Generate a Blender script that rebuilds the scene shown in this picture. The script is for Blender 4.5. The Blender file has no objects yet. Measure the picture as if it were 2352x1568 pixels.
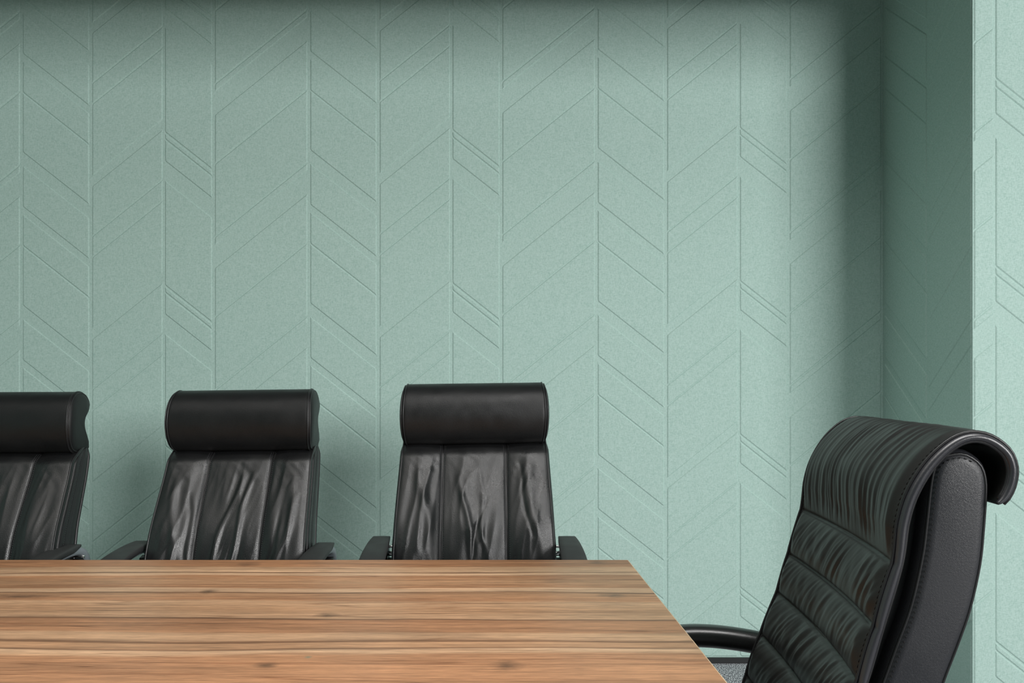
import bpy, math, random
import numpy as np
from mathutils import Vector, Matrix, noise

S = bpy.context.scene
COL = S.collection
PI = math.pi

# ------------------------------------------------------------------ camera, world, lights, exposure
cam = bpy.data.cameras.new('camera')
cam.sensor_width = 36.0
cam.lens = 36.0 * 1830 / 2352
cam.shift_x = (1176 - 1115) / 2352
cam.shift_y = (880 - 784) / 2352
camo = bpy.data.objects.new('camera', cam)
COL.objects.link(camo)
camo.location = (0, 0, 1.22)
camo.rotation_euler = (PI / 2, 0, 0)
S.camera = camo

w = bpy.data.worlds.new('world')
S.world = w
w.use_nodes = True
w.node_tree.nodes['Background'].inputs[0].default_value = (0.56, 1.0, 0.85, 1)
w.node_tree.nodes['Background'].inputs[1].default_value = 0.06


def area_light(name, loc, target, sx, sy, power, color=(1, 1, 1), spread=PI):
    l = bpy.data.lights.new(name, 'AREA')
    l.shape = 'RECTANGLE'
    l.size, l.size_y = sx, sy
    l.energy = power
    l.color = color
    l.spread = spread
    o = bpy.data.objects.new(name, l)
    COL.objects.link(o)
    o.location = loc
    o.rotation_euler = (Vector(target) - Vector(loc)).to_track_quat('-Z', 'Y').to_euler()
    return o


area_light('window_daylight', (5.9, -5.6, 3.4), (0.6, 3.4, 1.3), 4.3, 3.0, 880, (1.0, 0.99, 0.98))
area_light('overhead_area_light', (0.55, 0.9, 3.05), (0.55, 0.9, 0), 1.8, 0.8, 31, (1.0, 0.98, 0.96), 2.55)
area_light('overhead_area_light', (-1.5, 0.65, 3.05), (-1.5, 0.65, 0), 3.2, 1.5, 20, (1.0, 0.96, 0.91), 2.55)  # added fill lamp, lifts the dim left chairs and the table

S.view_settings.view_transform = 'Standard'
S.view_settings.look = 'None'
S.view_settings.gamma = 1
S.view_settings.use_curve_mapping = False
S.view_settings.exposure = 0.0

H = 1.22


# ------------------------------------------------------------------ helpers
def link_mesh(name, verts, faces, mat, parent=None, smooth=True, kind=None, label=None, auto=None):
    me = bpy.data.meshes.new(name)
    me.from_pydata([tuple(v) for v in verts], [], faces)
    me.update()
    if smooth:
        me.polygons.foreach_set('use_smooth', [True] * len(me.polygons))
    if auto is not None:
        me.set_sharp_from_angle(angle=auto)
    me.materials.append(mat)
    o = bpy.data.objects.new(name, me)
    COL.objects.link(o)
    if parent:
        o.parent = parent
    if kind:
        o['kind'] = kind
    if label:
        o['label'] = label
    return o


class MB:
    def __init__(self):
        self.v, self.f = [], []

    def add(self, vs, fs):
        n = len(self.v)
        self.v += [tuple(p) for p in vs]
        self.f += [tuple(i + n for i in f) for f in fs]

    def build(self, name, mat, parent=None, **k):
        return link_mesh(name, self.v, self.f, mat, parent, **k)

    def rings(self, R, close=True, caps=True):
        """loft a list of equal-length rings"""
        n = len(R[0])
        vs = [p for r in R for p in r]
        fs = []
        m = n if close else n - 1
        for i in range(len(R) - 1):
            for j in range(m):
                a = i * n + j
                b = i * n + (j + 1) % n
                fs.append((a, b, b + n, a + n))
        if caps:
            fs.append(tuple(range(n - 1, -1, -1)))
            fs.append(tuple((len(R) - 1) * n + j for j in range(n)))
        self.add(vs, fs)

    def tube(self, path, r, sides=10, flat=None, up=None, caps=True):
        P = [Vector(p) for p in path]
        n = len(P)
        rr = r if hasattr(r, '__len__') else [r] * n
        T = []
        for i in range(n):
            T.append((P[min(i + 1, n - 1)] - P[max(i - 1, 0)]).normalized())
        ref = Vector(up) if up else (Vector((0, 0, 1)) if abs(T[0].z) < .9 else Vector((1, 0, 0)))
        N = (ref - T[0] * ref.dot(T[0])).normalized()
        R = []
        for i in range(n):
            if up:
                N = (ref - T[i] * ref.dot(T[i])).normalized()
            else:
                N = (N - T[i] * N.dot(T[i])).normalized()
            B = T[i].cross(N)
            ring = []
            for k in range(sides):
                a = 2 * PI * k / sides
                if flat:
                    e = flat[2] if len(flat) > 2 else 1.0
                    c, s = math.cos(a), math.sin(a)
                    c = math.copysign(abs(c) ** e, c)
                    s = math.copysign(abs(s) ** e, s)
                    ring.append(P[i] + N * (c * flat[0] * rr[i]) + B * (s * flat[1] * rr[i]))
                else:
                    ring.append(P[i] + (N * math.cos(a) + B * math.sin(a)) * rr[i])
            R.append(ring)
        self.rings(R, True, caps)

    def box(self, c, s, bev=0.0):
        x, y, z = c
        a, b, d = s[0] / 2, s[1] / 2, s[2] / 2
        g = min(bev, a * .95, b * .95, d * .95)
        if g <= 0:
            vs = [(x + i * a, y + j * b, z + k * d) for k in (-1, 1) for j in (-1, 1) for i in (-1, 1)]
            self.add(vs, [(0, 2, 3, 1), (4, 5, 7, 6), (0, 1, 5, 4), (2, 6, 7, 3), (0, 4, 6, 2), (1, 3, 7, 5)])
            return
        R = []
        for zz, ins in ((-d, g), (-d + g * .3, g * .3), (-d + g, 0), (d - g, 0), (d - g * .3, g * .3), (d, g)):
            ring = []
            for (sx, sy) in ((1, 1), (-1, 1), (-1, -1), (1, -1)):
                cx, cy = sx * (a - g), sy * (b - g)
                a0 = {(1, 1): 0, (-1, 1): PI / 2, (-1, -1): PI, (1, -1): 1.5 * PI}[(sx, sy)]
                for k in range(4):
                    t = a0 + PI / 2 * k / 3
                    q = g - ins
                    ring.append((x + cx + q * math.cos(t), y + cy + q * math.sin(t), z + zz))
            R.append(ring)
        self.rings(R)

    def cyl(self, p0, p1, r, sides=20, bev=.12):
        p0, p1 = Vector(p0), Vector(p1)
        d = p1 - p0
        b = min(r * bev, d.length * .3)
        u = d.normalized()
        self.tube([p0, p0 + u * .0001, p0 + u * b, p1 - u * b, p1 - u * .0001, p1],
                  [r - b, r - b * .98, r, r, r - b * .98, r - b], sides)


def catmull(pts, n):
    """resample a polyline of tuples through a Catmull-Rom curve at n points equally spaced in arc length"""
    P = np.array(pts, float)
    Q = np.vstack([2 * P[0] - P[1], P, 2 * P[-1] - P[-2]])
    out = []
    for i in range(1, len(Q) - 2):
        p0, p1, p2, p3 = Q[i - 1], Q[i], Q[i + 1], Q[i + 2]
        for t in np.linspace(0, 1, 24, endpoint=False):
            out.append(.5 * ((2 * p1) + (-p0 + p2) * t + (2 * p0 - 5 * p1 + 4 * p2 - p3) * t * t + (-p0 + 3 * p1 - 3 * p2 + p3) * t ** 3))
    out.append(P[-1])
    out = np.array(out)
    L = np.concatenate([[0], np.cumsum(np.linalg.norm(np.diff(out, axis=0), axis=1))])
    s = np.linspace(0, L[-1], n)
    return np.stack([np.interp(s, L, out[:, k]) for k in range(P.shape[1])], 1)


def thing(name, label, cat, loc=(0, 0, 0), rz=0, group=None):
    o = bpy.data.objects.new(name, None)
    o.empty_display_size = .1
    COL.objects.link(o)
    o.location = loc
    o.rotation_euler = (0, 0, rz)
    o['label'] = label
    o['category'] = cat
    if group:
        o['group'] = group
    return o


def sstep(a, b, x):
    t = min(max((x - a) / (b - a), 0), 1)
    return t * t * (3 - 2 * t)


def n2(x, y, s=0.0):
    return noise.noise(Vector((x, y, s)))


# ------------------------------------------------------------------ materials
def mat_new(name, color=(.5, .5, .5), rough=.5, metal=0.0, spec=.5):
    m = bpy.data.materials.new(name)
    m.use_nodes = True
    b = m.node_tree.nodes['Principled BSDF']
    b.inputs['Base Color'].default_value = (*color, 1)
    b.inputs['Roughness'].default_value = rough
    b.inputs['Metallic'].default_value = metal
    b.inputs['Specular IOR Level'].default_value = spec
    return m, m.node_tree, b


def nd(nt, typ, **k):
    n = nt.nodes.new(typ)
    for a, v in k.items():
        if a == 'inp':
            for i, x in v.items():
                n.inputs[i].default_value = x
        else:
            setattr(n, a, v)
    return n


def ramp(nt, stops, interp='LINEAR'):
    r = nt.nodes.new('ShaderNodeValToRGB')
    r.color_ramp.interpolation = interp
    el = r.color_ramp.elements
    while len(el) > 1:
        el.remove(el[-1])
    el[0].position, el[0].color = stops[0][0], (*stops[0][1], 1)
    for p, c in stops[1:]:
        e = el.new(p)
        e.color = (*c, 1)
    return r


def srgb(r, g, b):
    f = lambda c: c / 12.92 if c <= .04045 else ((c + .055) / 1.055) ** 2.4
    return (f(r / 255), f(g / 255), f(b / 255))


def leather(name, color, rough=.42, grain=700, bump=.25, spec=.5, rvar=.1):
    m, nt, b = mat_new(name, color, rough, 0, spec)
    tc = nd(nt, 'ShaderNodeTexCoord')
    vo = nd(nt, 'ShaderNodeTexVoronoi', feature='DISTANCE_TO_EDGE', inp={'Scale': grain})
    no = nd(nt, 'ShaderNodeTexNoise', inp={'Scale': grain * .45, 'Detail': 3})
    big = nd(nt, 'ShaderNodeTexNoise', inp={'Scale': 9, 'Detail': 4})
    for n in (vo, no, big):
        nt.links.new(tc.outputs['Object'], n.inputs['Vector'])
    mx = nd(nt, 'ShaderNodeMath', operation='ADD')
    nt.links.new(vo.outputs['Distance'], mx.inputs[0])
    nt.links.new(no.outputs['Fac'], mx.inputs[1])
    bp = nd(nt, 'ShaderNodeBump', inp={'Strength': bump, 'Distance': .0006})
    nt.links.new(mx.outputs[0], bp.inputs['Height'])
    nt.links.new(bp.outputs['Normal'], b.inputs['Normal'])
    mr = nd(nt, 'ShaderNodeMapRange', inp={1: .3, 2: .7, 3: rough - rvar, 4: rough + rvar})
    nt.links.new(big.outputs['Fac'], mr.inputs[0])
    nt.links.new(mr.outputs[0], b.inputs['Roughness'])
    return m


M_LEATHER = leather('black_leather', (.0095, .0098, .0105), .32, 620, .5, .78)
M_LEATHER_HEAD = leather('headrest_leather', (.0085, .0089, .0095), .42, 650, .35, .42)
M_LEATHER_D = leather('ribbed_leather', (.0165, .0166, .0162), .41, 800, .2, .30, .05)
M_LEATHER_SIDE = leather('side_leather', (.015, .0158, .0195), .44, 720, .4, .55)
M_EDGE_SHEEN_D = leather('edge_sheen_leather', (.022, .022, .027), .34, 700, .22, .9, .05)  # lighter, glossier copy of the ribbed leather imitating the highlight along its edge
M_PIPING = leather('piping_leather', (.014, .014, .015), .36, 900, .15)
M_THREAD, _, _ = mat_new('thread', (.055, .055, .06), .6)
M_THREAD_D, _, _ = mat_new('dark_thread', (.004, .004, .004), .8)
M_PAD = leather('armrest_rubber', (.032, .033, .0335), .6, 900, .1)
M_ARM_D = leather('armrest_plastic', (.011, .0115, .0115), .30, 500, .2, .7, .05)
M_GREY, _, _ = mat_new('grey_plastic', srgb(128, 136, 142), .45)
M_BLACK, _, _ = mat_new('black_plastic', (.01, .01, .011), .45)
M_CHROME, _, _ = mat_new('chrome', (.8, .8, .78), .12, 1.0)
M_TRIM, _, _ = mat_new('skirting_black', srgb(27, 29, 30), .5)
M_CEIL, _, _ = mat_new('ceiling_paint', (.62, .62, .60), .9)
M_STEEL, _, _ = mat_new('powder_coated_steel', (.05, .05, .055), .5)


def fabric_wall():
    m, nt, b = mat_new('wall_fabric', srgb(146, 184, 171), .85, 0, .25)
    tc = nd(nt, 'ShaderNodeTexCoord')
    geo = nd(nt, 'ShaderNodeNewGeometry')
    # woven linen: noise streaks along the warp and along the weft
    vals = []
    for sc in ((430, 430, 95), (95, 95, 430)):
        mp = nd(nt, 'ShaderNodeMapping')
        mp.inputs['Scale'].default_value = sc
        nt.links.new(geo.outputs['Position'], mp.inputs['Vector'])
        no = nd(nt, 'ShaderNodeTexNoise', inp={'Scale': 1.0, 'Detail': 2.0, 'Roughness': .6})
        nt.links.new(mp.outputs[0], no.inputs['Vector'])
        vals.append(no.outputs['Fac'])
    ad = nd(nt, 'ShaderNodeMath', operation='ADD')
    nt.links.new(vals[0], ad.inputs[0])
    nt.links.new(vals[1], ad.inputs[1])
    r = ramp(nt, [(.2, srgb(156, 186, 177)), (.5, srgb(171, 197, 189)), (.8, srgb(180, 205, 198))])
    mr = nd(nt, 'ShaderNodeMapRange', inp={1: .6, 2: 1.4, 3: 0, 4: 1})
    nt.links.new(ad.outputs[0], mr.inputs[0])
    nt.links.new(mr.outputs[0], r.inputs[0])
    nt.links.new(r.outputs[0], b.inputs['Base Color'])
    bp = nd(nt, 'ShaderNodeBump', inp={'Strength': .12, 'Distance': .0006})
    nt.links.new(ad.outputs[0], bp.inputs['Height'])
    nt.links.new(bp.outputs[0], b.inputs['Normal'])
    b.inputs['Sheen Weight'].default_value = .08
    return m


M_WALL = fabric_wall()


def carpet():
    m, nt, b = mat_new('carpet', (.1, .1, .11), .95, 0, .1)
    tc = nd(nt, 'ShaderNodeTexCoord')
    mp = nd(nt, 'ShaderNodeMapping')
    mp.inputs['Scale'].default_value = (300, 90, 1)
    mp.inputs['Rotation'].default_value = (0, 0, .6)
    nt.links.new(tc.outputs['Object'], mp.inputs['Vector'])
    no = nd(nt, 'ShaderNodeTexNoise', inp={'Scale': 1.0, 'Detail': 3, 'Roughness': .75})
    nt.links.new(mp.outputs[0], no.inputs['Vector'])
    r = ramp(nt, [(.40, srgb(48, 50, 56)), (.5, srgb(140, 142, 149)), (.60, srgb(245, 246, 250))])
    nt.links.new(no.outputs['Fac'], r.inputs[0])
    nt.links.new(r.outputs[0], b.inputs['Base Color'])
    bp = nd(nt, 'ShaderNodeBump', inp={'Strength': .6, 'Distance': .004})
    nt.links.new(no.outputs['Fac'], bp.inputs['Height'])
    nt.links.new(bp.outputs[0], b.inputs['Normal'])
    return m


M_CARPET = carpet()


def tdepth(y):
    return .47 * 1830 / (y - 880)


T_NEAR, T_FAR = .92, .47 * 1830 / 405


def wood():
    m, nt, b = mat_new('walnut_laminate', (.4, .25, .15), .42, 0, .35)
    L = nt.links
    tc = nd(nt, 'ShaderNodeTexCoord')
    sep = nd(nt, 'ShaderNodeSeparateXYZ')
    L.new(tc.outputs['Object'], sep.inputs[0])
    # slow wander of the bands along the length
    mpw = nd(nt, 'ShaderNodeMapping')
    mpw.inputs['Scale'].default_value = (1.1, 3.0, 1)
    L.new(tc.outputs['Object'], mpw.inputs['Vector'])
    wn = nd(nt, 'ShaderNodeTexNoise', inp={'Scale': 1.0, 'Detail': 2.0})
    L.new(mpw.outputs[0], wn.inputs['Vector'])
    wv = nd(nt, 'ShaderNodeMapRange', inp={1: .3, 2: .7, 3: -.016, 4: .016})
    L.new(wn.outputs['Fac'], wv.inputs[0])
    yy = nd(nt, 'ShaderNodeMath', operation='ADD')
    L.new(sep.outputs['Y'], yy.inputs[0])
    L.new(wv.outputs[0], yy.inputs[1])
    # band layout (table depth coordinate -> 0..1)
    y01 = nd(nt, 'ShaderNodeMapRange', inp={1: T_NEAR, 2: T_FAR, 3: 0, 4: 1})
    L.new(yy.outputs[0], y01.inputs[0])
    pos = lambda y: (tdepth(y) - T_NEAR) / (T_FAR - T_NEAR)
    light, lite2 = srgb(214, 172, 136), srgb(200, 157, 121)
    mid, warm = srgb(187, 142, 106), srgb(183, 131, 94)
    dark = srgb(178, 128, 92)
    line = srgb(112, 75, 51)
    bands = [(1286, warm), (1300, warm), (1302, lite2), (1314, light), (1315, line), (1317, light), (1321, light),
             (1323, warm), (1338, mid), (1351, dark), (1353, light), (1360, light), (1362, line), (1364, mid),
             (1378, warm), (1382, lite2), (1398, mid), (1417, lite2), (1419, line), (1422, dark), (1449, dark),
             (1453, lite2), (1466, lite2), (1473, line), (1476, mid), (1487, mid), (1490, line), (1493, light),
             (1501, lite2), (1506, dark), (1538, dark), (1545, line)]
    bands += [(1548, light), (1575, lite2)]
    stops = sorted([(max(0, pos(y)), c) for y, c in bands])
    stops = stops[-31:]
    r = ramp(nt, stops)
    L.new(y01.outputs[0], r.inputs[0])
    # grain
    def grain(sx, sy, det, lo, hi, a, bb, dist=0.0):
        mp = nd(nt, 'ShaderNodeMapping')
        mp.inputs['Scale'].default_value = (sx, sy, 1)
        L.new(tc.outputs['Object'], mp.inputs['Vector'])
        n = nd(nt, 'ShaderNodeTexNoise', inp={'Scale': 1.0, 'Detail': det, 'Roughness': .62, 'Distortion': dist})
        L.new(mp.outputs[0], n.inputs['Vector'])
        q = nd(nt, 'ShaderNodeMapRange', inp={1: lo, 2: hi, 3: a, 4: bb})
        L.new(n.outputs['Fac'], q.inputs[0])
        return q.outputs[0]
    g1 = grain(3.2, 80, 6, .3, .7, .74, 1.28, .5)
    g2 = grain(22, 260, 4, .3, .7, .76, 1.20)
    g3 = grain(.9, 9, 3, .3, .7, .80, 1.13)
    col = r.outputs[0]
    for g in (g1, g2, g3):
        mx = nd(nt, 'ShaderNodeMix', data_type='RGBA', blend_type='MULTIPLY')
        mx.inputs[0].default_value = 1
        L.new(col, mx.inputs[6])
        L.new(g, mx.inputs[7])
        col = mx.outputs[2]
    # thin dark growth lines
    mpl = nd(nt, 'ShaderNodeMapping')
    mpl.inputs['Scale'].default_value = (.9, 26, 1)
    L.new(tc.outputs['Object'], mpl.inputs['Vector'])
    nl = nd(nt, 'ShaderNodeTexNoise', inp={'Scale': 1.0, 'Detail': 2.0, 'Roughness': .5, 'Distortion': .3})
    L.new(mpl.outputs[0], nl.inputs['Vector'])
    rl = ramp(nt, [(.478, (1, 1, 1)), (.5, (.58, .50, .45)), (.522, (1, 1, 1))])
    L.new(nl.outputs['Fac'], rl.inputs[0])
    mx = nd(nt, 'ShaderNodeMix', data_type='RGBA', blend_type='MULTIPLY')
    mx.inputs[0].default_value = .8
    L.new(col, mx.inputs[6])
    L.new(rl.outputs[0], mx.inputs[7])
    col = mx.outputs[2]
    # knots
    def knot(px, py, rx, ry, strength, c=(.06, .033, .02)):
        nonlocal col
        d = tdepth(py)
        kx = (px - 1115) / 1830 * d
        sb = nd(nt, 'ShaderNodeVectorMath', operation='SUBTRACT')
        sb.inputs[1].default_value = (kx, d, 0)
        L.new(tc.outputs['Object'], sb.inputs[0])
        ml = nd(nt, 'ShaderNodeVectorMath', operation='MULTIPLY')
        ml.inputs[1].default_value = (1 / rx, 1 / ry, 0)
        L.new(sb.outputs[0], ml.inputs[0])
        wob = nd(nt, 'ShaderNodeTexNoise', inp={'Scale': 40.0, 'Detail': 3.0})
        L.new(tc.outputs['Object'], wob.inputs['Vector'])
        ln = nd(nt, 'ShaderNodeVectorMath', operation='LENGTH')
        L.new(ml.outputs[0], ln.inputs[0])
        sm = nd(nt, 'ShaderNodeMath', operation='ADD')
        L.new(ln.outputs['Value'], sm.inputs[0])
        L.new(wob.outputs['Fac'], sm.inputs[1])
        q = nd(nt, 'ShaderNodeMapRange', inp={1: .5, 2: 1.5, 3: strength * .85, 4: 0})
        L.new(sm.outputs[0], q.inputs[0])
        k = nd(nt, 'ShaderNodeMix', data_type='RGBA')
        L.new(q.outputs[0], k.inputs[0])
        L.new(col, k.inputs[6])
        k.inputs[7].default_value = (*c, 1)
        col = k.outputs[2]
    knot(479, 1358, .022, .020, .9)
    knot(40, 1370, .10, .022, .85)
    knot(570, 1296, .035, .03, .7)
    knot(750, 1412, .030, .020, .9)
    knot(1410, 1367, .045, .022, .8, (.08, .06, .045))
    knot(1372, 1291, .030, .028, .7, (.09, .06, .04))
    knot(610, 1527, .028, .018, .85)
    knot(1163, 1528, .032, .030, .8)
    knot(708, 1509, .008, .010, 1.0, srgb(105, 125, 105))
    knot(300, 1430, .35, .006, .5)
    # greyer veneer towards the end of the table
    gx = nd(nt, 'ShaderNodeMapRange', inp={1: -.05, 2: .32, 3: 0, 4: .42})
    L.new(sep.outputs['X'], gx.inputs[0])
    hs = nd(nt, 'ShaderNodeMix', data_type='RGBA', blend_type='MULTIPLY')
    L.new(gx.outputs[0], hs.inputs[0])
    L.new(col, hs.inputs[6])
    hs.inputs[7].default_value = (.86, .97, .97, 1)
    L.new(hs.outputs[2], b.inputs['Base Color'])
    bp = nd(nt, 'ShaderNodeBump', inp={'Strength': .08, 'Distance': .0004})
    L.new(g2, bp.inputs['Height'])
    L.new(bp.outputs[0], b.inputs['Normal'])
    return m


M_WOOD = wood()
M_EDGE_HIGHLIGHT, _, _ = mat_new('edge_banding_highlight', srgb(214, 186, 150), .45)  # edge banding with the chamfer's highlight put into its pale colour

# ------------------------------------------------------------------ room shell
WS = 641 / H                      # photograph pixels per metre on the back wall
D = 1830 / WS                     # back wall distance
RX = (2028 - 1115) / WS           # pillar return wall
PD = RX * 1830 / (2234 - 1115)    # pillar front
CEIL = 3.2
BASE = .0235


def struct(name, verts, faces, mat, label=None):
    o = link_mesh(name, verts, faces, mat, None, smooth=False)
    o['kind'] = 'structure'
    if label:
        o['label'] = label
    return o


def slab(name, x0, x1, y0, y1, z0, z1, mat, label=None):
    b = MB()
    b.box(((x0 + x1) / 2, (y0 + y1) / 2, (z0 + z1) / 2), (x1 - x0, y1 - y0, z1 - z0))
    return struct(name, b.v, b.f, mat, label)


XL, XR, YB = -4.6, 6.2, -3.4
floor = slab('floor', XL - .1, XR, YB, D + .12, -.08, 0, M_CARPET, 'grey flecked carpet floor')
wall_back = slab('wall_back', XL, RX, D, D + .12, 0, CEIL, M_WALL, 'pale green fabric wall embossed with a chevron pattern')
wall_right = slab('wall_right', RX, RX + .62, PD, D + .12, 0, CEIL, M_WALL,
                  'projecting pale green pillar with the same embossed chevron pattern')
wall_left = slab('wall_left', XL - .12, XL, YB, D + .12, 0, CEIL, M_WALL)
ceiling = slab('ceiling', XL - .12, XR, 2.25, 2.76, 2.835, 3.26, M_CEIL, 'ceiling bulkhead in front of the green wall')
trim_1 = slab('trim_1', XL - .12, XR, 2.70, D + .12, CEIL, CEIL + .1, M_STEEL, 'ceiling of the recess along the green wall')
trim_2 = slab('trim_2', RX + .62, XR, PD + .05, D + .12, 0, CEIL, M_WALL)
baseboard = slab('baseboard_back', XL, RX - .001, D - .012, D - .0005, 0, BASE, M_TRIM, 'low black skirting strip under the green wall')
bb2 = slab('baseboard_right', RX - .012, RX - .0005, PD - .012, D - .0125, 0, BASE, M_TRIM)
bb3 = slab('baseboard_front', RX - .0004, RX + .62, PD - .012, PD - .0005, 0, BASE, M_TRIM)


# embossed tiles ------------------------------------------------------------------------------------
# families: (left px, right px, slope sign, [(top, bottom) of each tile at its left edge]) read at the middle of the back wall
VPER = 351.5
FAM = {
    'P': (713.0, 865.0, +1, [(373.7, 468.0), (485.0, 557.0), (558.5, 694.5)]),
    'R': (872.3, 1033.5, -1, [(422.0, 536.3), (537.6, 584.3), (585.6, 750.0)]),
    'Q': (1039.5, 1147.2, +1, [(302.0, 315.0), (317.0, 365.6), (410.0, 650.5)]),
    'S': (1154.0, 1366.0, -1, [(373.8, 539.5), (541.5, 558.5), (612.0, 723.0)]),
}
SLOPE = .795


def clip_poly(P, z, keep_above):
    out = []
    for i in range(len(P)):
        a, b = P[i], P[(i + 1) % len(P)]
        ia = (a[1] >= z) == keep_above
        ib = (b[1] >= z) == keep_above
        if ia:
            out.append(a)
        if ia != ib:
            t = (z - a[1]) / (b[1] - a[1])
            out.append((a[0] + (b[0] - a[0]) * t, z))
    return out


def inset(P, d):
    n = len(P)
    L = []
    for i in range(n):
        a, b = Vector(P[i]), Vector(P[(i + 1) % n])
        t = (b - a).normalized()
        nn = Vector((-t.y, t.x))           # inward for counter-clockwise
        L.append((a + nn * d, t))
    out = []
    for i in range(n):
        (a, t), (b, s) = L[i - 1], L[i]
        den = t.x * s.y - t.y * s.x
        if abs(den) < 1e-6:
            out.append(b)
        else:
            k = ((b.x - a.x) * s.y - (b.y - a.y) * s.x) / den
            out.append(a + t * k)
    return [(q.x, q.y) for q in out]


def round_corners(P, r):
    n = len(P)
    out = []
    for i in range(n):
        a, b, c = Vector(P[i - 1]), Vector(P[i]), Vector(P[(i + 1) % n])
        u, v = (a - b), (c - b)
        ang = u.angle(v)
        q = r if ang > PI / 2 else r * .15
        k = min(q / math.tan(ang / 2) if ang > PI / 2 else q, u.length * .3, v.length * .3)
        if ang <= PI / 2:
            out.append(tuple(b))
            continue
        p0, p1 = b + u.normalized() * k, b + v.normalized() * k
        for t in (0, .33, .67, 1):
            out.append(tuple(p0 * (1 - t) ** 2 + b * 2 * t * (1 - t) + p1 * t * t))
    return out


RAISE, BEVEL = .0030, .0042
tile_cache = {}


def add_tile(parent, quad, to3d, flip=False):
    """quad: counter-clockwise (u, z) outline; to3d maps (u, z, height) to the world"""
    P = clip_poly(quad, BASE + .004, True)
    if len(P) < 3:
        return
    P = clip_poly(P, 3.05, False)
    if len(P) < 3:
        return
    zs = [p[1] for p in P]
    if max(zs) - min(zs) < .03:
        return
    # drop duplicate points
    Q = [p for i, p in enumerate(P) if (Vector(p) - Vector(P[i - 1])).length > .004]
    if len(Q) < 3:
        return
    Q = round_corners(Q, .014)
    wdt = BEVEL
    A, B, C = Q, inset(Q, wdt * .5), inset(Q, wdt)
    n = len(Q)
    vs = [to3d(*p, 0.0) for p in A] + [to3d(*p, RAISE * .55) for p in B] + [to3d(*p, RAISE) for p in C]
    fs = []
    for i in range(n):
        j = (i + 1) % n
        fs.append((i, j, j + n, i + n))
        fs.append((i + n, j + n, j + 2 * n, i + 2 * n))
    fs.append(tuple(2 * n + i for i in range(n)))
    if flip:
        fs = [tuple(reversed(f)) for f in fs]
    link_mesh('embossed_panel', vs, fs, M_WALL, parent, smooth=False)


def column(parent, fam, u0, u1, dz, to3d, drop=None, flip=False, skew=0.0):
    l, r, sg, tiles = FAM[fam]
    dr = SLOPE * (r - l) / WS if drop is None else drop
    for k in range(-3, 6):
        for (t, b) in tiles:
            zt = H + (880 - (t + k * VPER)) / WS + dz
            zb = H + (880 - (b + k * VPER)) / WS + dz
            e = -dr * sg + skew * (u1 - u0)
            quad = [(u0, zb), (u1, zb + e), (u1, zt + e), (u0, zt)]
            add_tile(parent, quad, to3d, flip)


KS = .0075
U = lambda px: (px - 1115) / WS
back3d = lambda u, z, h: (u, D - h, z)
for rep in range(-2, 3):
    for fam in 'PRQS':
        l, r, _, _ = FAM[fam]
        l2, r2 = l + 660 * rep, r + 660 * rep
        if r2 < -330 or l2 > 2000:
            continue
        if fam == 'S' and rep == 1:
            r2 = 2023
        dz = KS * (U(l2) - U(960))
        column(wall_back, fam, U(l2), min(U(r2), RX - .005), dz, back3d, skew=KS)
# pillar side: u runs from the inner corner towards the camera
ret3d = lambda u, z, h: (RX - h, D - u, z)
dret = lambda px: D - RX * 1830 / (px - 1115)
column(wall_right, 'P', dret(2033), dret(2129), .003, ret3d, drop=.262)
column(wall_right, 'R', dret(2134), dret(2234) - .004, -.003, ret3d, drop=.245)
# pillar front
pf3d = lambda u, z, h: (u, PD - h, z)
PW = 1830 / PD
UF = lambda px: (px - 1115) / PW
sw = FAM['S'][1] - FAM['S'][0]
uS1, uS0 = UF(2281), UF(2281) - sw / WS
# only the right-hand slice of the S column wraps onto the front: clip it by moving its left edge to the corner
dzp = -.018
frac = (RX + .004 - uS0) / (uS1 - uS0)
drS = SLOPE * sw / WS
column(wall_right, 'S', RX + .004, uS1, dzp + drS * frac, pf3d, drop=drS * (1 - frac))
uQ = UF(2286)
column(wall_right, 'Q', uQ, uQ + (FAM['Q'][1] - FAM['Q'][0]) / WS, dzp, pf3d)
uP = uQ + (FAM['Q'][1] - FAM['Q'][0]) / WS + .012
column(wall_right, 'S', uP, min(uP + sw / WS, RX + .615), dzp, pf3d)

# ------------------------------------------------------------------ conference table
TX0, TX1 = -2.75, (1443 - 1115) / 1830 * T_FAR
table = thing('conference_table', 'long wood-grain conference table with highlight-pale edge banding in front of the row of chairs',
              'table', ((TX0 + TX1) / 2, (T_NEAR + T_FAR) / 2, 0))
toff = Vector(((TX0 + TX1) / 2, (T_NEAR + T_FAR) / 2, 0))


def tpart(name, mb, mat, parent=None, **k):
    if parent is None:
        parent = table
    o = mb.build(name, mat, parent, **k)
    return o


TT = .026
b = MB()
g = .0030
R = []
for zz, ins in ((.75 - TT, .0), (.75 - .0012, .0), (.75, .0026)):
    R.append([(TX0 + ins, T_NEAR + ins, zz), (TX1 - ins, T_NEAR + ins, zz), (TX1 - ins, T_FAR - ins, zz), (TX0 + ins, T_FAR - ins, zz)])
b.rings(R[:2] + R[2:3], True, True)
top = link_mesh('tabletop', [Vector(v) - Vector((0, 0, 0)) for v in b.v], b.f, M_WOOD, None, smooth=False)
top.data.materials.append(M_EDGE_HIGHLIGHT)
for p in top.data.polygons:
    if p.normal.z < .95:
        p.material_index = 1
top.parent = table
top.matrix_parent_inverse = Matrix.Translation(-toff)
for x in (-.42, -2.15):
    b = MB()
    b.box((x - toff.x, 1.42 - toff.y, .357), (.045, .66, .705), .006)
    leg = b.build('leg', M_STEEL, table)
    f = MB()
    f.box((x - toff.x, 1.42 - toff.y, .006), (.10, .72, .012), .004)
    f.build('foot_plate', M_STEEL, leg)
b = MB()
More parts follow.
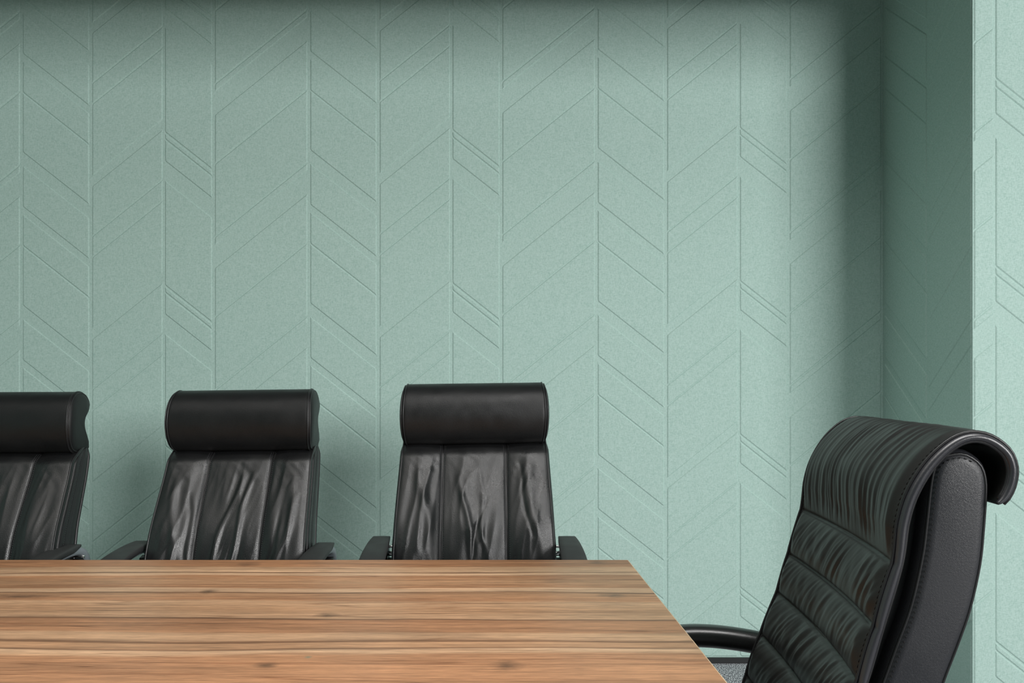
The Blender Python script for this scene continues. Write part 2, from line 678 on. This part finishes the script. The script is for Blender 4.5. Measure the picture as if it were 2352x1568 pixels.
b.box(((-.42 - 2.15) / 2 - toff.x, 1.42 - toff.y, .60), (1.66, .02, .22), .004)
b.build('modesty_panel', M_STEEL, table)


# ------------------------------------------------------------------ chair pieces shared by both models
def superpad(mb, cx, cy, z0, z1, hx, hy, e=.35, crown=.02, n=40, edge=.03):
    """upholstered pad: superellipse outline with a rounded edge and crowned top"""
    R = []
    prof = []
    for t in np.linspace(0, 1, 7):
        a = t * PI / 2
        prof.append((1 - edge / min(hx, hy) * (1 - math.sin(a)), z0 + edge * .7 * (1 - math.cos(a))))
    for t in np.linspace(0, 1, 7):
        a = t * PI / 2
        prof.append((1 - edge / min(hx, hy) * (1 - math.cos(a)), z1 - edge * (1 - math.sin(a))))
    for q in (.75, .5, .25, .05):
        prof.append((prof[13][0] * q, z1 + crown * (1 - q * q)))
    for (s, z) in prof:
        ring = []
        for k in range(n):
            a = 2 * PI * k / n
            c, sn = math.cos(a), math.sin(a)
            ring.append((cx + hx * s * math.copysign(abs(c) ** e, c), cy + hy * s * math.copysign(abs(sn) ** e, sn), z))
        R.append(ring)
    mb.rings(R)


def chair_base(root, cx, cy, seat_z, chrome_leg=False):
    b = MB()
    b.cyl((cx, cy, .10), (cx, cy, seat_z - .10), .026, 24)
    b.cyl((cx, cy, .20), (cx, cy, seat_z - .20), .032, 24)
    b.build('gas_column', M_BLACK, root)
    b = MB()
    b.box((cx, cy, seat_z - .085), (.20, .24, .05), .012)
    b.build('tilt_mechanism', M_BLACK, root)
    hub = MB()
    hub.cyl((cx, cy, .065), (cx, cy, .135), .045, 24)
    base = hub.build('base_hub', M_CHROME, root)
    for k in range(5):
        a = PI / 2 + 2 * PI * k / 5 + .3
        u = Vector((math.cos(a), math.sin(a), 0))
        b = MB()
        p = [Vector((cx, cy, .105)) + u * .03, Vector((cx, cy, .110)) + u * .10, Vector((cx, cy, .098)) + u * .2, Vector((cx, cy, .082)) + u * .29]
        b.tube(p, [.03, .028, .024, .019], 12, flat=(.62, 1, .6), up=(0, 0, 1))
        b.build('base_leg', M_CHROME, base)
        cp = Vector((cx, cy, 0)) + u * .278
        t = Vector((-u.y, u.x, 0))
        c = MB()
        for s in (-1, 1):
            c.cyl(cp + t * (s * .006) + Vector((0, 0, .0275)), cp + t * (s * .026) + Vector((0, 0, .0275)), .027, 20)
        c.cyl(cp + Vector((0, 0, .03)), cp + Vector((0, 0, .075)), .009, 12)
        c.build('caster', M_BLACK, base)


def stitches(mb, path, length=.0042, gap=.0026, r=.0006, nrm=None):
    P = np.array([tuple(p) for p in path], float)
    L = np.concatenate([[0], np.cumsum(np.linalg.norm(np.diff(P, axis=0), axis=1))])
    s = 0.0
    at = lambda q: Vector([float(np.interp(q, L, P[:, k])) for k in range(3)])
    while s + length < L[-1]:
        a, c = at(s), at(s + length)
        m = (a + c) / 2
        mb.tube([a, m, c], [r * .6, r, r * .6], 5)
        s += length + gap


# ------------------------------------------------------------------ high-back leather chairs on the far side
BODY_PATH = [(-.168, .47), (-.168, .55), (-.158, .62), (-.142, .70), (-.116, .78), (-.076, .86), (-.034, .94), (-.008, 1.0), (.004, 1.04)]
ZC = 1.022                       # crease between body and headrest


def half_w(z):
    return float(np.interp(z, [.45, .62, .70, .85, 1.02], [.236, .243, .243, .237, .2285]))


def body_y(z):
    P = body_y.tab
    return float(np.interp(z, P[:, 1], P[:, 0]))


def tuck(z):
    return .048 * sstep(.980, 1.042, z) ** 1.4


body_y.tab = catmull(BODY_PATH, 120)


def make_far_chair(label, X, Yd, rz, dz, roll, seed, folds, arm_dx=0.0):
    root = thing('executive_chair', label, 'chair', (X, Yd, 0), rz, 'black leather chairs along the far side of the table')
    rng = random.Random(seed)

    def tilt(p):          # the back leans a little to one side, as on the worn chairs of the photograph
        x, y, z = p
        k = max(0.0, z - .6)
        return (x, y, z + dz * sstep(.45, .75, z) + roll * x * sstep(.6, .95, z))

    # ---- back cushion
    nv, nu = 110, 150
    SE = .103
    TH = .028
    R = []

    def front(u, z):
        hw = half_w(z)
        x = u * hw
        y = body_y(z) - .020 * u * u
        # three upholstered panels
        if abs(x) < SE:
            t = (x + SE) / (2 * SE)
            bulge = .014
        elif x > 0:
            t = (x - SE) / (hw - SE)
            bulge = .014
        else:
            t = (-x - SE) / (hw - SE)
            bulge = .014
        pf = max(0.0, math.sin(PI * min(max(t, 0), 1))) ** .75
        d = bulge * pf
        env = sstep(1.02, .93, z) * pf
        # soft hanging folds, slanted, long in the vertical direction
        sl = .25 * math.sin(3.1 * z + seed)
        f1 = n2((x + sl * (z - .8)) * 15 + seed, z * 3.6, seed * 1.7)
        f2 = n2((x - .16 * (z - .8)) * 30 + 7 * seed, z * 6.5, seed + 4)
        d += env * (.0080 * f1 + .0042 * (1 - 2 * abs(f2)))
        f3 = n2(x * 60, z * 22, seed)
        d += env * .0003 * f3
        # gathers under the headrest
        d += .0016 * n2((x + (z - 1.0) * .9) * 45, z * 6, seed + 9) * sstep(.88, .97, z) * pf
        # individual creases read from the photograph: (x0,z0) -> (x1,z1), width, depth
        for (x0, z0, x1, z1, wd, am) in folds:
            if min(z0, z1) - .03 < z < max(z0, z1) + .03:
                t2 = (z - z0) / (z1 - z0)
                xc = x0 + (x1 - x0) * t2 + .006 * math.sin(t2 * 7 + x0 * 50)
                k = math.exp(-((x - xc) / wd) ** 2) * max(0, math.sin(PI * min(max(t2, 0), 1))) ** .5
                d += am * k
        # seam grooves
        for sx in (-SE, SE):
            d -= .004 * math.exp(-((x - sx) / .006) ** 2)
        y -= d
        # tuck in below the headrest
        y += tuck(z)
        return x, y

    zs = np.linspace(.47, 1.036, nv)
    for z in zs:
        ring = []
        for i in range(nu + 1):
            u = -1 + 2 * i / nu
            x, y = front(u, z)
            ring.append((x, y, z))
        hw = half_w(z)
        xe, ye = front(1, z)
        for a in (25, 55, 90, 130):
            a = math.radians(a)
            ring.append((hw + .008 * math.sin(a), ye + TH / 2 * (1 - math.cos(a)), z))
        for i in range(9):
            u = 1 - 2 * i / 8
            ring.append((u * hw * .97, body_y(z) - .02 * u * u + TH + tuck(z), z))
        for a in (130, 90, 55, 25):
            a = math.radians(a)
            ring.append((-hw - .008 * math.sin(a), ye + TH / 2 * (1 - math.cos(a)), z))
        R.append([tilt(p) for p in ring])
    b = MB()
    b.rings(R)
    cushion = b.build('back_cushion', M_LEATHER, root)
    # welted seams with twin stitching
    for sx in (-SE, SE):
        path = []
        for z in np.linspace(.50, 1.02, 60):
            x, y = front(sx / half_w(z), z)
            path.append((x, y - .0008, z))
        for off in (-.0034, .0034):
            wb = MB()
            wb.tube([tilt((p[0] + off, p[1], p[2])) for p in path], .0027, 8)
            wb.build('seam_welt', M_PIPING, cushion)
        sb = MB()
        for off in (-.0082, .0082):
            pts = []
            for z in np.linspace(.66, 1.015, 90):
                x, y = front((sx + off) / half_w(z), z)
                pts.append(tilt((x, y - .0003, z)))
            stitches(sb, pts)
        sb.build('stitching', M_THREAD, cushion, kind='stuff')
    # piping round the cushion edge
    for s in (-1, 1):
        pb = MB()
        pts = []
        for z in np.linspace(.48, 1.03, 70):
            x, y = front(s, z)
            pts.append(tilt((x + s * .0045, y + .003, z)))
        pb.tube(pts, .0034, 8)
        pb.build('piping', M_PIPING, cushion)
    # ---- shell (sides and back)
    R = []
    for z in np.linspace(.46, 1.035, 50):
        hw = half_w(z) + .001
        th = float(np.interp(z, [.45, .70, 1.02], [.13, .122, .088]))
        y0 = body_y(z) - .02 + .012 + tuck(z)
        yb = body_y(z) - .008 + th
        th = yb - y0 + .0 if z > .98 else th
        hw -= .010 * sstep(1.0, 1.04, z)
        sec = [(hw * .55, body_y(z) + .030), (hw - .02, body_y(z) + .014), (hw - .006, y0), (hw + .007, y0 + .006), (hw + .012, y0 + th * .16), (hw + .0115, y0 + th * .30), (hw + .0075, y0 + th * .36),
               (hw + .0125, y0 + th * .44), (hw + .014, y0 + th * .60), (hw + .011, y0 + th * .80), (hw + .005, y0 + th * .90), (hw - .005, yb), (hw - .03, yb + .008),
               (hw * .5, yb + .016), (0, yb + .018)]
        ring = sec + [(-x, y) for x, y in reversed(sec[:-1])]
        R.append([tilt((x, y, z)) for x, y in ring])
    b = MB()
    b.rings(R)
    shell = b.build('back_shell', M_PIPING, root)
    for s in (-1, 1):
        pb, sb = MB(), MB()
        pts, pts2, pts3 = [], [], []
        for z in np.linspace(.48, 1.03, 60):
            hw = half_w(z)
            th = float(np.interp(z, [.45, .70, 1.02], [.13, .122, .088]))
            y0 = body_y(z) - .02 + .012
            hw -= .010 * sstep(1.0, 1.04, z)
            yt = y0 + tuck(z)
            pts.append(tilt((s * (hw + .0075), y0 + th * .93, z)))
            pts2.append(tilt((s * (hw + .0125), yt + (y0 + th - yt) * .29, z)))
            pts3.append(tilt((s * (hw + .0085), yt + .010, z)))
        pb.tube(pts, .0052, 8)
        pb.build('edge_roll', M_PIPING, shell)
        p3 = MB()
        p3.tube(pts3, .0026, 8)
        p3.build('piping', M_PIPING, shell)
        stitches(sb, pts2)
        sb.build('stitching', M_THREAD, shell, kind='stuff')
    # ---- headrest roll
    prof = [(.050, 1.020), (.022, 1.020), (-.004, 1.024), (-.026, 1.040), (-.040, 1.066), (-.047, 1.098), (-.047, 1.130), (-.040, 1.162), (-.026, 1.189),
            (-.004, 1.209), (.022, 1.219), (.048, 1.219), (.068, 1.210), (.079, 1.194), (.082, 1.178), (.070, 1.160), (.052, 1.142), (.043, 1.116),
            (.050, 1.088), (.068, 1.058), (.082, 1.034), (.076, 1.022)]
    pc = catmull(prof + [prof[0]], 97)[:-1]
    cy, cz = .018, 1.118
    HWH = .2225
    R = []
    st = []
    for q, dx in ((.25, .012), (.55, .0125), (.80, .0115), (.93, .0075), (.985, .002)):
        st.append((-(HWH + dx), q))
    for x in np.linspace(-HWH, HWH, 44):
        e = (abs(x) / HWH)
        st.append((x, 1.0))
    st += [(-x, q) for x, q in reversed(st[:5])]
    for x, q in st:
        ring = []
        for (y, z) in pc:
            wob = 0
            if q == 1.0:
                wob = .0012 * n2(x * 9, z * 14, seed + 2) + .0006 * n2(x * 34, z * 25, seed)
            yy = cy + (y - cy) * q - wob
            zz = cz + (z - cz) * q
            # slightly fuller in the middle of its length
            k = 1 - .018 * (x / HWH) ** 2
            yy = cy + (yy - cy) * (k if yy < cy else 1)
            # rear scroll: the profile sags inward on the end caps
            ring.append(tilt((x + .008 * (1 - ((zz - cz) / .1) ** 2) * (1 if x > 0 else -1) * sstep(.17, .235, abs(x)), yy, zz)))
        R.append(ring)
    b = MB()
    b.rings(R)
    head = b.build('headrest', M_LEATHER_HEAD, root)
    for s in (-1, 1):
        for off, rad in ((-.001, .0023), (.0062, .0021)):
            pb = MB()
            pts = []
            for i in list(range(0, 97, 2)) + [0]:
                y, z = pc[i % 96]
                x = s * (HWH + off + .008 * (1 - ((z - cz) / .1) ** 2))
                q = 1.0 if off < 0 else .955
                pts.append(tilt((x, cy + (y - cy) * q, cz + (z - cz) * q)))
            pb.tube(pts, rad, 8, caps=False)
            pb.build('piping', M_PIPING, head)
    # ---- armrests
    for s in (-1, 1):
        #           y      z(top)   half width  centre x
        sec = [(-.475, .565, .037, .298), (-.455, .612, .039, .297), (-.42, .652, .040, .296), (-.375, .683, .0395, .295), (-.32, .7055, .0385, .294),
               (-.26, .7195, .0370, .294), (-.20, .728, .035, .294), (-.14, .7325, .0325, .2945), (-.09, .734, .029, .295), (-.07, .7335, .0275, .295)]
        S8 = catmull([(a, c, d2, e) for a, c, d2, e in sec], 40)
        R = []
        for i, (y, z, hw, cx) in enumerate(S8):
            j = min(i + 1, 39)
            k = max(i - 1, 0)
            t = Vector((0, S8[j][0] - S8[k][0], S8[j][1] - S8[k][1])).normalized()
            n = Vector((0, -t.z, t.y))
            thk = .022 * (1 if i < 37 else (.9, .75, .5)[i - 37])
            c0 = Vector((s * cx + arm_dx, y, z + dz * .8))
            ring = []
            for (a, h) in ((-1, -.35), (-.98, -.10), (-.9, -.02), (-.5, .0), (0, .02), (.5, 0), (.9, -.02), (.98, -.10), (1, -.35), (.95, -.75), (.8, -1), (0, -1), (-.8, -1), (-.95, -.75)):
                ring.append(c0 + Vector((a * hw, 0, 0)) + n * (h * thk))
            R.append(ring)
        b = MB()
        b.rings(R)
        arm = b.build('armrest', M_PAD, root)
        # grey loop frame underneath, curling down behind the pad
        path = catmull([(-.44, .510), (-.435, .57), (-.39, .640), (-.31, .688), (-.20, .7065), (-.10, .7125), (-.045, .705), (-.018, .684), (-.010, .650), (-.02, .60),
                        (-.07, .545), (-.17, .505), (-.30, .478), (-.41, .484), (-.44, .510)], 64)
        f = MB()
        pts = [Vector((s * .296 + arm_dx, y, z + dz * .8)) for y, z in path[:-1]]
        n = len(pts)
        R = []
        for i in range(n):
            t = (pts[(i + 1) % n] - pts[i - 1])
            t.x = 0
            t.normalize()
            nn = Vector((0, -t.z, t.y))
            ring = []
            for a, h in ((-.019, -.6), (-.013, -1), (.013, -1), (.019, -.6), (.019, .6), (.013, 1), (-.013, 1), (-.019, .6)):
                ring.append(pts[i] + Vector((a, 0, 0)) + nn * (h * .0125))
            R.append(ring)
        R.append(R[0])
        f.rings(R, True, False)
        fr = f.build('arm_frame', M_GREY, arm, label='grey plastic arm support')
        c = MB()
        ins = [Vector((s * .296 + arm_dx, y, z + dz * .8)) for y, z in ((-.042, .682), (-.030, .664), (-.030, .640), (-.042, .612), (-.066, .618), (-.074, .646), (-.062, .676))]
        c.rings([[p + Vector((-.017, 0, 0)) for p in ins], [p + Vector((.017, 0, 0)) for p in ins]])
        c.build('pivot_cover', M_BLACK, arm)
        # chrome link to the back
        c = MB()
        c.cyl((s * .235, -.04, .672 + dz), (s * .296, -.04, .672 + dz), .0085, 16)
        c.cyl((s * .252, -.04, .694 + dz), (s * .285, -.04, .694 + dz), .005, 14)
        c.build('arm_link', M_CHROME, arm, label='chrome link')
        c = MB()
        c.box((s * .264, -.04, .640 + dz), (.050, .03, .034), .005)
        c.build('link_block', M_BLACK, arm)
    # ---- seat and base
    b = MB()
    superpad(b, 0, -.40, .42, .505, .252, .255, .42, .018)
    seat = b.build('seat', M_LEATHER, root)
    b = MB()
    b.box((0, -.36, .405), (.40, .40, .03), .012)
    b.build('seat_pan', M_BLACK, root)
    b = MB()
    b.tube([(0, -.30, .40), (0, -.12, .40), (0, -.02, .43), (0, .0, .50), (0, .0, .56)], .03, 12, flat=(.4, 1, .6))
    b.build('back_bracket', M_BLACK, root)
    chair_base(root, 0, -.36, .50)
    return root


# chair A (middle of the picture), B, C from right to left; depth of the crease plane 2.6 m
CY = 2.61
K = CY / 1830
make_far_chair('black leather high-back chair nearest the right end of the table, squarely facing it', (1090 - 1115) * K, CY, 0.0, 0.0, .013, 3.0,
               [(-.045, .93, .000, .66, .010, .007), (.02, .88, .035, .68, .008, .005), (.035, .86, -.02, .64, .006, -.005),
                (-.17, .95, -.125, .66, .016, .008), (.165, .98, .205, .68, .016, .006), (.14, .97, .18, .74, .007, -.004)])
make_far_chair('black leather high-back chair between two like it, second from the right along the far side', (556 - 1115) * K, CY, -.045, -.022, .013, 11.0,
               [(.02, .95, -.055, .62, .010, .008), (.055, .96, .01, .64, .009, .007), (-.19, .96, -.16, .66, .014, .008),
                (.18, .95, .13, .65, .009, -.006), (.215, .90, .15, .64, .010, .006), (-.14, .90, -.12, .66, .008, -.005)])
make_far_chair('black leather high-back chair cut off by the left edge of the frame', (15 - 1115) * K, CY, -.05, -.029, .004, 23.0,
               [(.02, .92, -.04, .66, .014, .004), (.17, .95, .14, .66, .02, .005)], arm_dx=-.03)

# ------------------------------------------------------------------ ribbed chair at the table's end
PHI = math.radians(7.5)
OX, OY = .5813, 1.36
rb = thing('executive_chair', 'black leather chair with horizontally ribbed scrolled back at the right end of the table', 'chair',
           (OX, OY, 0), -(PI / 2 + PHI))
PD_PATH = [(-.105, .46), (-.102, .53), (-.090, .61), (-.074, .664), (-.057, .714), (-.025, .80), (-.003, .878), (.022, .968), (.031, 1.028), (.044, 1.070), (.067, 1.110),
           (.096, 1.139), (.122, 1.150), (.148, 1.146), (.171, 1.128), (.180, 1.105), (.178, 1.082), (.170, 1.062), (.161, 1.050)]
NS = 300
path = catmull(PD_PATH, NS)
seams_z = [.54, .63, .714, .80, .878, .968]
idx_top = int(np.argmax(path[:, 1]))
sarr = np.linspace(0, 1, NS)
seglen = np.concatenate([[0], np.cumsum(np.linalg.norm(np.diff(path, axis=0), axis=1))])
seam_s = [float(np.interp(z, path[:idx_top, 1], seglen[:idx_top])) for z in seams_z]
tang = np.gradient(path, axis=0)
tang /= np.linalg.norm(tang, axis=1)[:, None]
nrm = np.stack([-tang[:, 1], tang[:, 0]], 1)       # towards the sitter
WD = .243
TH = .011
NU = 150


def facet(p):
    """crease profile: a long slope and a short one"""
    f = p - math.floor(p)
    return (f / .66 if f < .66 else (1 - f) / .34) - .5


def rib_front(i, u):
    s = seglen[i]
    y, z = path[i]
    x = u * WD
    L = seglen[-1]
    low = sstep(1.09, 1.0, z) if i < idx_top else 0.0
    conc = -.018 * (1 - u * u) * low          # hollowed in the middle, edges come forward
    b = [0.0] + seam_s + [L + .25]
    d = 0.0
    fold = 0.0
    eu = 1 - abs(u) ** 6
    for k in range(len(b) - 1):
        if b[k] <= s <= b[k + 1]:
            t = (s - b[k]) / (b[k + 1] - b[k])
            if k == len(b) - 2:
                q = (s - b[k])
                puff = min(1, math.sqrt(q / .05)) if q > 0 else 0
                d = .012 * puff * (1 - .6 * sstep(.08, .22, q))
                # long upright pleats of the head section
                ph = (x - .05 * (s - b[k])) * 40 + 1.1 * n2(x * 9, s * 2.2, 3.3) + .5 * n2(x * 24, s * 5, 1.3)
                w1 = (.6 + .9 * n2(x * 10 + 3, s * 1.6, 6.6)) * (.2 + .8 * sstep(-.8, -.35, u))
                c = n2((x - .06 * (s - b[k])) * 82, s * 4.0, 8.1)
                fold = (.0031 * facet(ph) * min(max(w1, .12), 1) + .0012 * (1 - 2.2 * abs(c))) * min(1, q / .03) * (1 - .55 * sstep(.20, .32, q))
            else:
                puff = max(0, math.sin(PI * t)) ** .48
                d = .013 * puff
                ph = (x - .55 * (s - b[k])) * 27 + 1.6 * n2((x - .55 * (s - b[k])) * 9 + 4 * k, s * 2, 2.0 * k) + .4 * n2(x * 20, s * 8, 1.3 + k)
                w1 = (.60 + .9 * n2(x * 11 + 3 * k, s * 3, 6.6 + k)) * (.25 + .75 * sstep(-.75, -.25, u))
                c = n2((x - .7 * (s - b[k])) * 66 + 9 * k, s * 4, 5.0 + k)
                e = n2((x + .45 * (s - b[k])) * 36 + 3 * k, s * 6, 9.0 + k)
                fold = (.0037 * facet(ph) * min(max(w1, .12), 1) + .0012 * (1 - 2.2 * abs(c)) + .0010 * e) * puff ** .8
            break
    ee = sstep(1.0, .88, abs(u))
    d = d * (.25 + .75 * ee) + fold * ee
    for ss in seam_s:
        d -= .0036 * ee * math.exp(-((s - ss) / .0026) ** 2)
    d = d + conc
    end = min(1.0, (NS - 1 - i) / 9)
    d = -TH / 2 + (d + TH / 2) * math.sqrt(max(.02, 1 - (1 - end) ** 2))
    return x, y, z, d


b = MB()
R = []
for i in range(NS):
    ny, nz = nrm[i]
    ring = []
    for j in range(NU + 1):
        u = -1 + 2 * j / NU
        x, y, z, d = rib_front(i, u)
        ring.append((x, y + ny * d, z + nz * d))
    _, y, z, d = rib_front(i, 1)
    for a in (30, 60, 90, 120, 150):
        a = math.radians(a)
        h = d * (1 + math.cos(a)) / 2 - TH * (1 - math.cos(a)) / 2
        ring.append((WD + .009 * math.sin(a), y + ny * h, z + nz * h))
    for j in range(11):
        u = 1 - 2 * j / 10
        low = sstep(1.09, 1.0, path[i][1]) if i < idx_top else 0.0
        end = min(1.0, (NS - 1 - i) / 9)
        h = -TH / 2 - TH / 2 * math.sqrt(max(.02, 1 - (1 - end) ** 2)) - .018 * (1 - u * u) * low
        ring.append((u * WD, y + ny * h, z + nz * h))
    for a in (150, 120, 90, 60, 30):
        a = math.radians(a)
        h = d * (1 + math.cos(a)) / 2 - TH * (1 - math.cos(a)) / 2
        ring.append((-WD - .009 * math.sin(a), y + ny * h, z + nz * h))
    R.append(ring)
b.rings(R)
rc = b.build('back_cushion', M_LEATHER_D, rb)
rc.data.materials.append(M_EDGE_SHEEN_D)
nring = len(R[0])
for p in rc.data.polygons[:(NS - 1) * nring]:
    j = p.index % nring
    if NU <= j <= NU + 5 or j >= nring - 6:
        p.material_index = 1
for s in (-1, 1):
    for off_h, off_x, rad in ((.002, -.003, .0024), (-TH + .001, -.001, .0030)):
        pb = MB()
        pts = []
        for i in range(0, NS, 3):
            _, y, z, d = rib_front(i, 1)
            h = (d if off_h > 0 else 0) * .6 + off_h
            pts.append((s * (WD + .003 + off_x), y + nrm[i][0] * h, z + nrm[i][1] * h))
        pb.tube(pts, rad, 8)
        pb.build('piping', M_PIPING, rc)
    sb = MB()
    pts = []
    for i in range(60, NS, 2):
        _, y, z, d = rib_front(i, .965)
        pts.append((s * WD * .965, y + nrm[i][0] * (d + .0004), z + nrm[i][1] * (d + .0004)))
    stitches(sb, pts, .005, .003, .0006)
    sb.build('stitching', M_THREAD_D, rc, kind='stuff')

# shell behind the cushion
fr_e = [(a + .009, c) for a, c in [(-.092, .47), (-.078, .56), (-.052, .66), (-.026, .74), (-.005, .799), (.012, .849), (.032, .908), (.047, .978), (.053, 1.028), (.059, 1.085), (.066, 1.110), (.080, 1.124)]]
bk_e = [(a + .007, c) for a, c in [(.010, .47), (.030, .56), (.056, .66), (.073, .74), (.090, .799), (.109, .853), (.125, .903), (.138, .965), (.143, 1.015), (.146, 1.065), (.145, 1.09), (.138, 1.110), (.122, 1.124)]]
outl = catmull(fr_e + [(.112, 1.129)] + list(reversed(bk_e)), 140)
cen = outl.mean(axis=0)


def inset_outline(O, d):
    t = np.gradient(O, axis=0)
    t /= np.linalg.norm(t, axis=1)[:, None]
    n = np.stack([t[:, 1], -t[:, 0]], 1)
    return O + n * d


b = MB()
R = []
WSH = .240
for dx, ins in ((.0, .014), (.004, .0072), (.009, .0028), (.016, .0004), (.024, 0)):
    q = inset_outline(outl, ins)
    R.append([(-(WSH - dx), y, z) for y, z in q])
R += [[(-x, y, z) for (x, y, z) in r] for r in reversed(R)]
# flat-ish bulge of the side panels
def side_cap(sgn):
    rr = []
    for ins, ex in ((.019, .0008), (.024, .001)):
        q = inset_outline(outl, ins)
        rr.append([(sgn * (WSH + ex), y, z) for y, z in q])
    return rr
R = [side_cap(-1)[0]] + R + [side_cap(1)[0]]
b.rings(R)
sh = b.build('back_shell', M_LEATHER_SIDE, rb)
for s in (-1, 1):
    sb = MB()
    q = inset_outline(outl, .0125)
    q = q[4:74]
    stitches(sb, [(s * (WSH + .0004), y, z) for y, z in q], .0040, .0034, .0007)
    sb.build('stitching', M_THREAD_D, sh, kind='stuff')
    pb = MB()
    q = inset_outline(outl, .0075)[4:134]
    pb.tube([(s * (WSH - .004), y, z) for y, z in q], .0022, 8)
    pb.build('piping', M_PIPING, sh)

# black filler standing in for the shade in the gap between cushion and shell
b = MB()
R = []
for i in range(10, 215, 3):
    y, z = path[i]
    ys = float(np.interp(z, [p[1] for p in fr_e], [p[0] for p in fr_e]))
    y0 = y + .018
    y1 = max(ys + .012, y0 + .004)
    if z > 1.10:
        break
    hw = .214
    R.append([(-hw, y0, z), (hw, y0, z), (hw, y1, z), (-hw, y1, z)])
b.rings(R)
b.build('gap_shade_filler', M_BLACK, rb, smooth=False)

# armrests: thick arched tubes
for s in (-1, 1):
    ap = catmull([(.030, .655), (.0, .670), (-.05, .681), (-.10, .688), (-.15, .6915), (-.20, .690), (-.26, .680), (-.31, .660), (-.345, .625), (-.355, .575), (-.34, .52), (-.30, .47), (-.24, .44)], 60)
    b = MB()
    b.tube([(s * (.290 if i < 50 else .290 - .004 * (i - 50)), y, z) for i, (y, z) in enumerate(ap)], 1.0, 18, flat=(.0225, .027, .85), up=(0, .3, 1) if False else None)
    arm = b.build('armrest', M_ARM_D, rb)
    c = MB()
    c.box((s * .258, .012, .655), (.06, .05, .04), .01)
    c.build('arm_bracket', M_BLACK, arm)
b = MB()
superpad(b, 0, -.345, .42, .515, .262, .262, .42, .016)
b.build('seat', M_LEATHER_D, rb)
b = MB()
b.box((0, -.30, .405), (.42, .40, .03), .012)
b.build('seat_pan', M_BLACK, rb)
b = MB()
b.tube([(0, -.26, .40), (0, -.08, .40), (0, .0, .43), (0, .03, .50), (0, .05, .56)], .03, 12, flat=(.4, 1, .6))
b.build('back_bracket', M_BLACK, rb)
chair_base(rb, 0, -.30, .50)
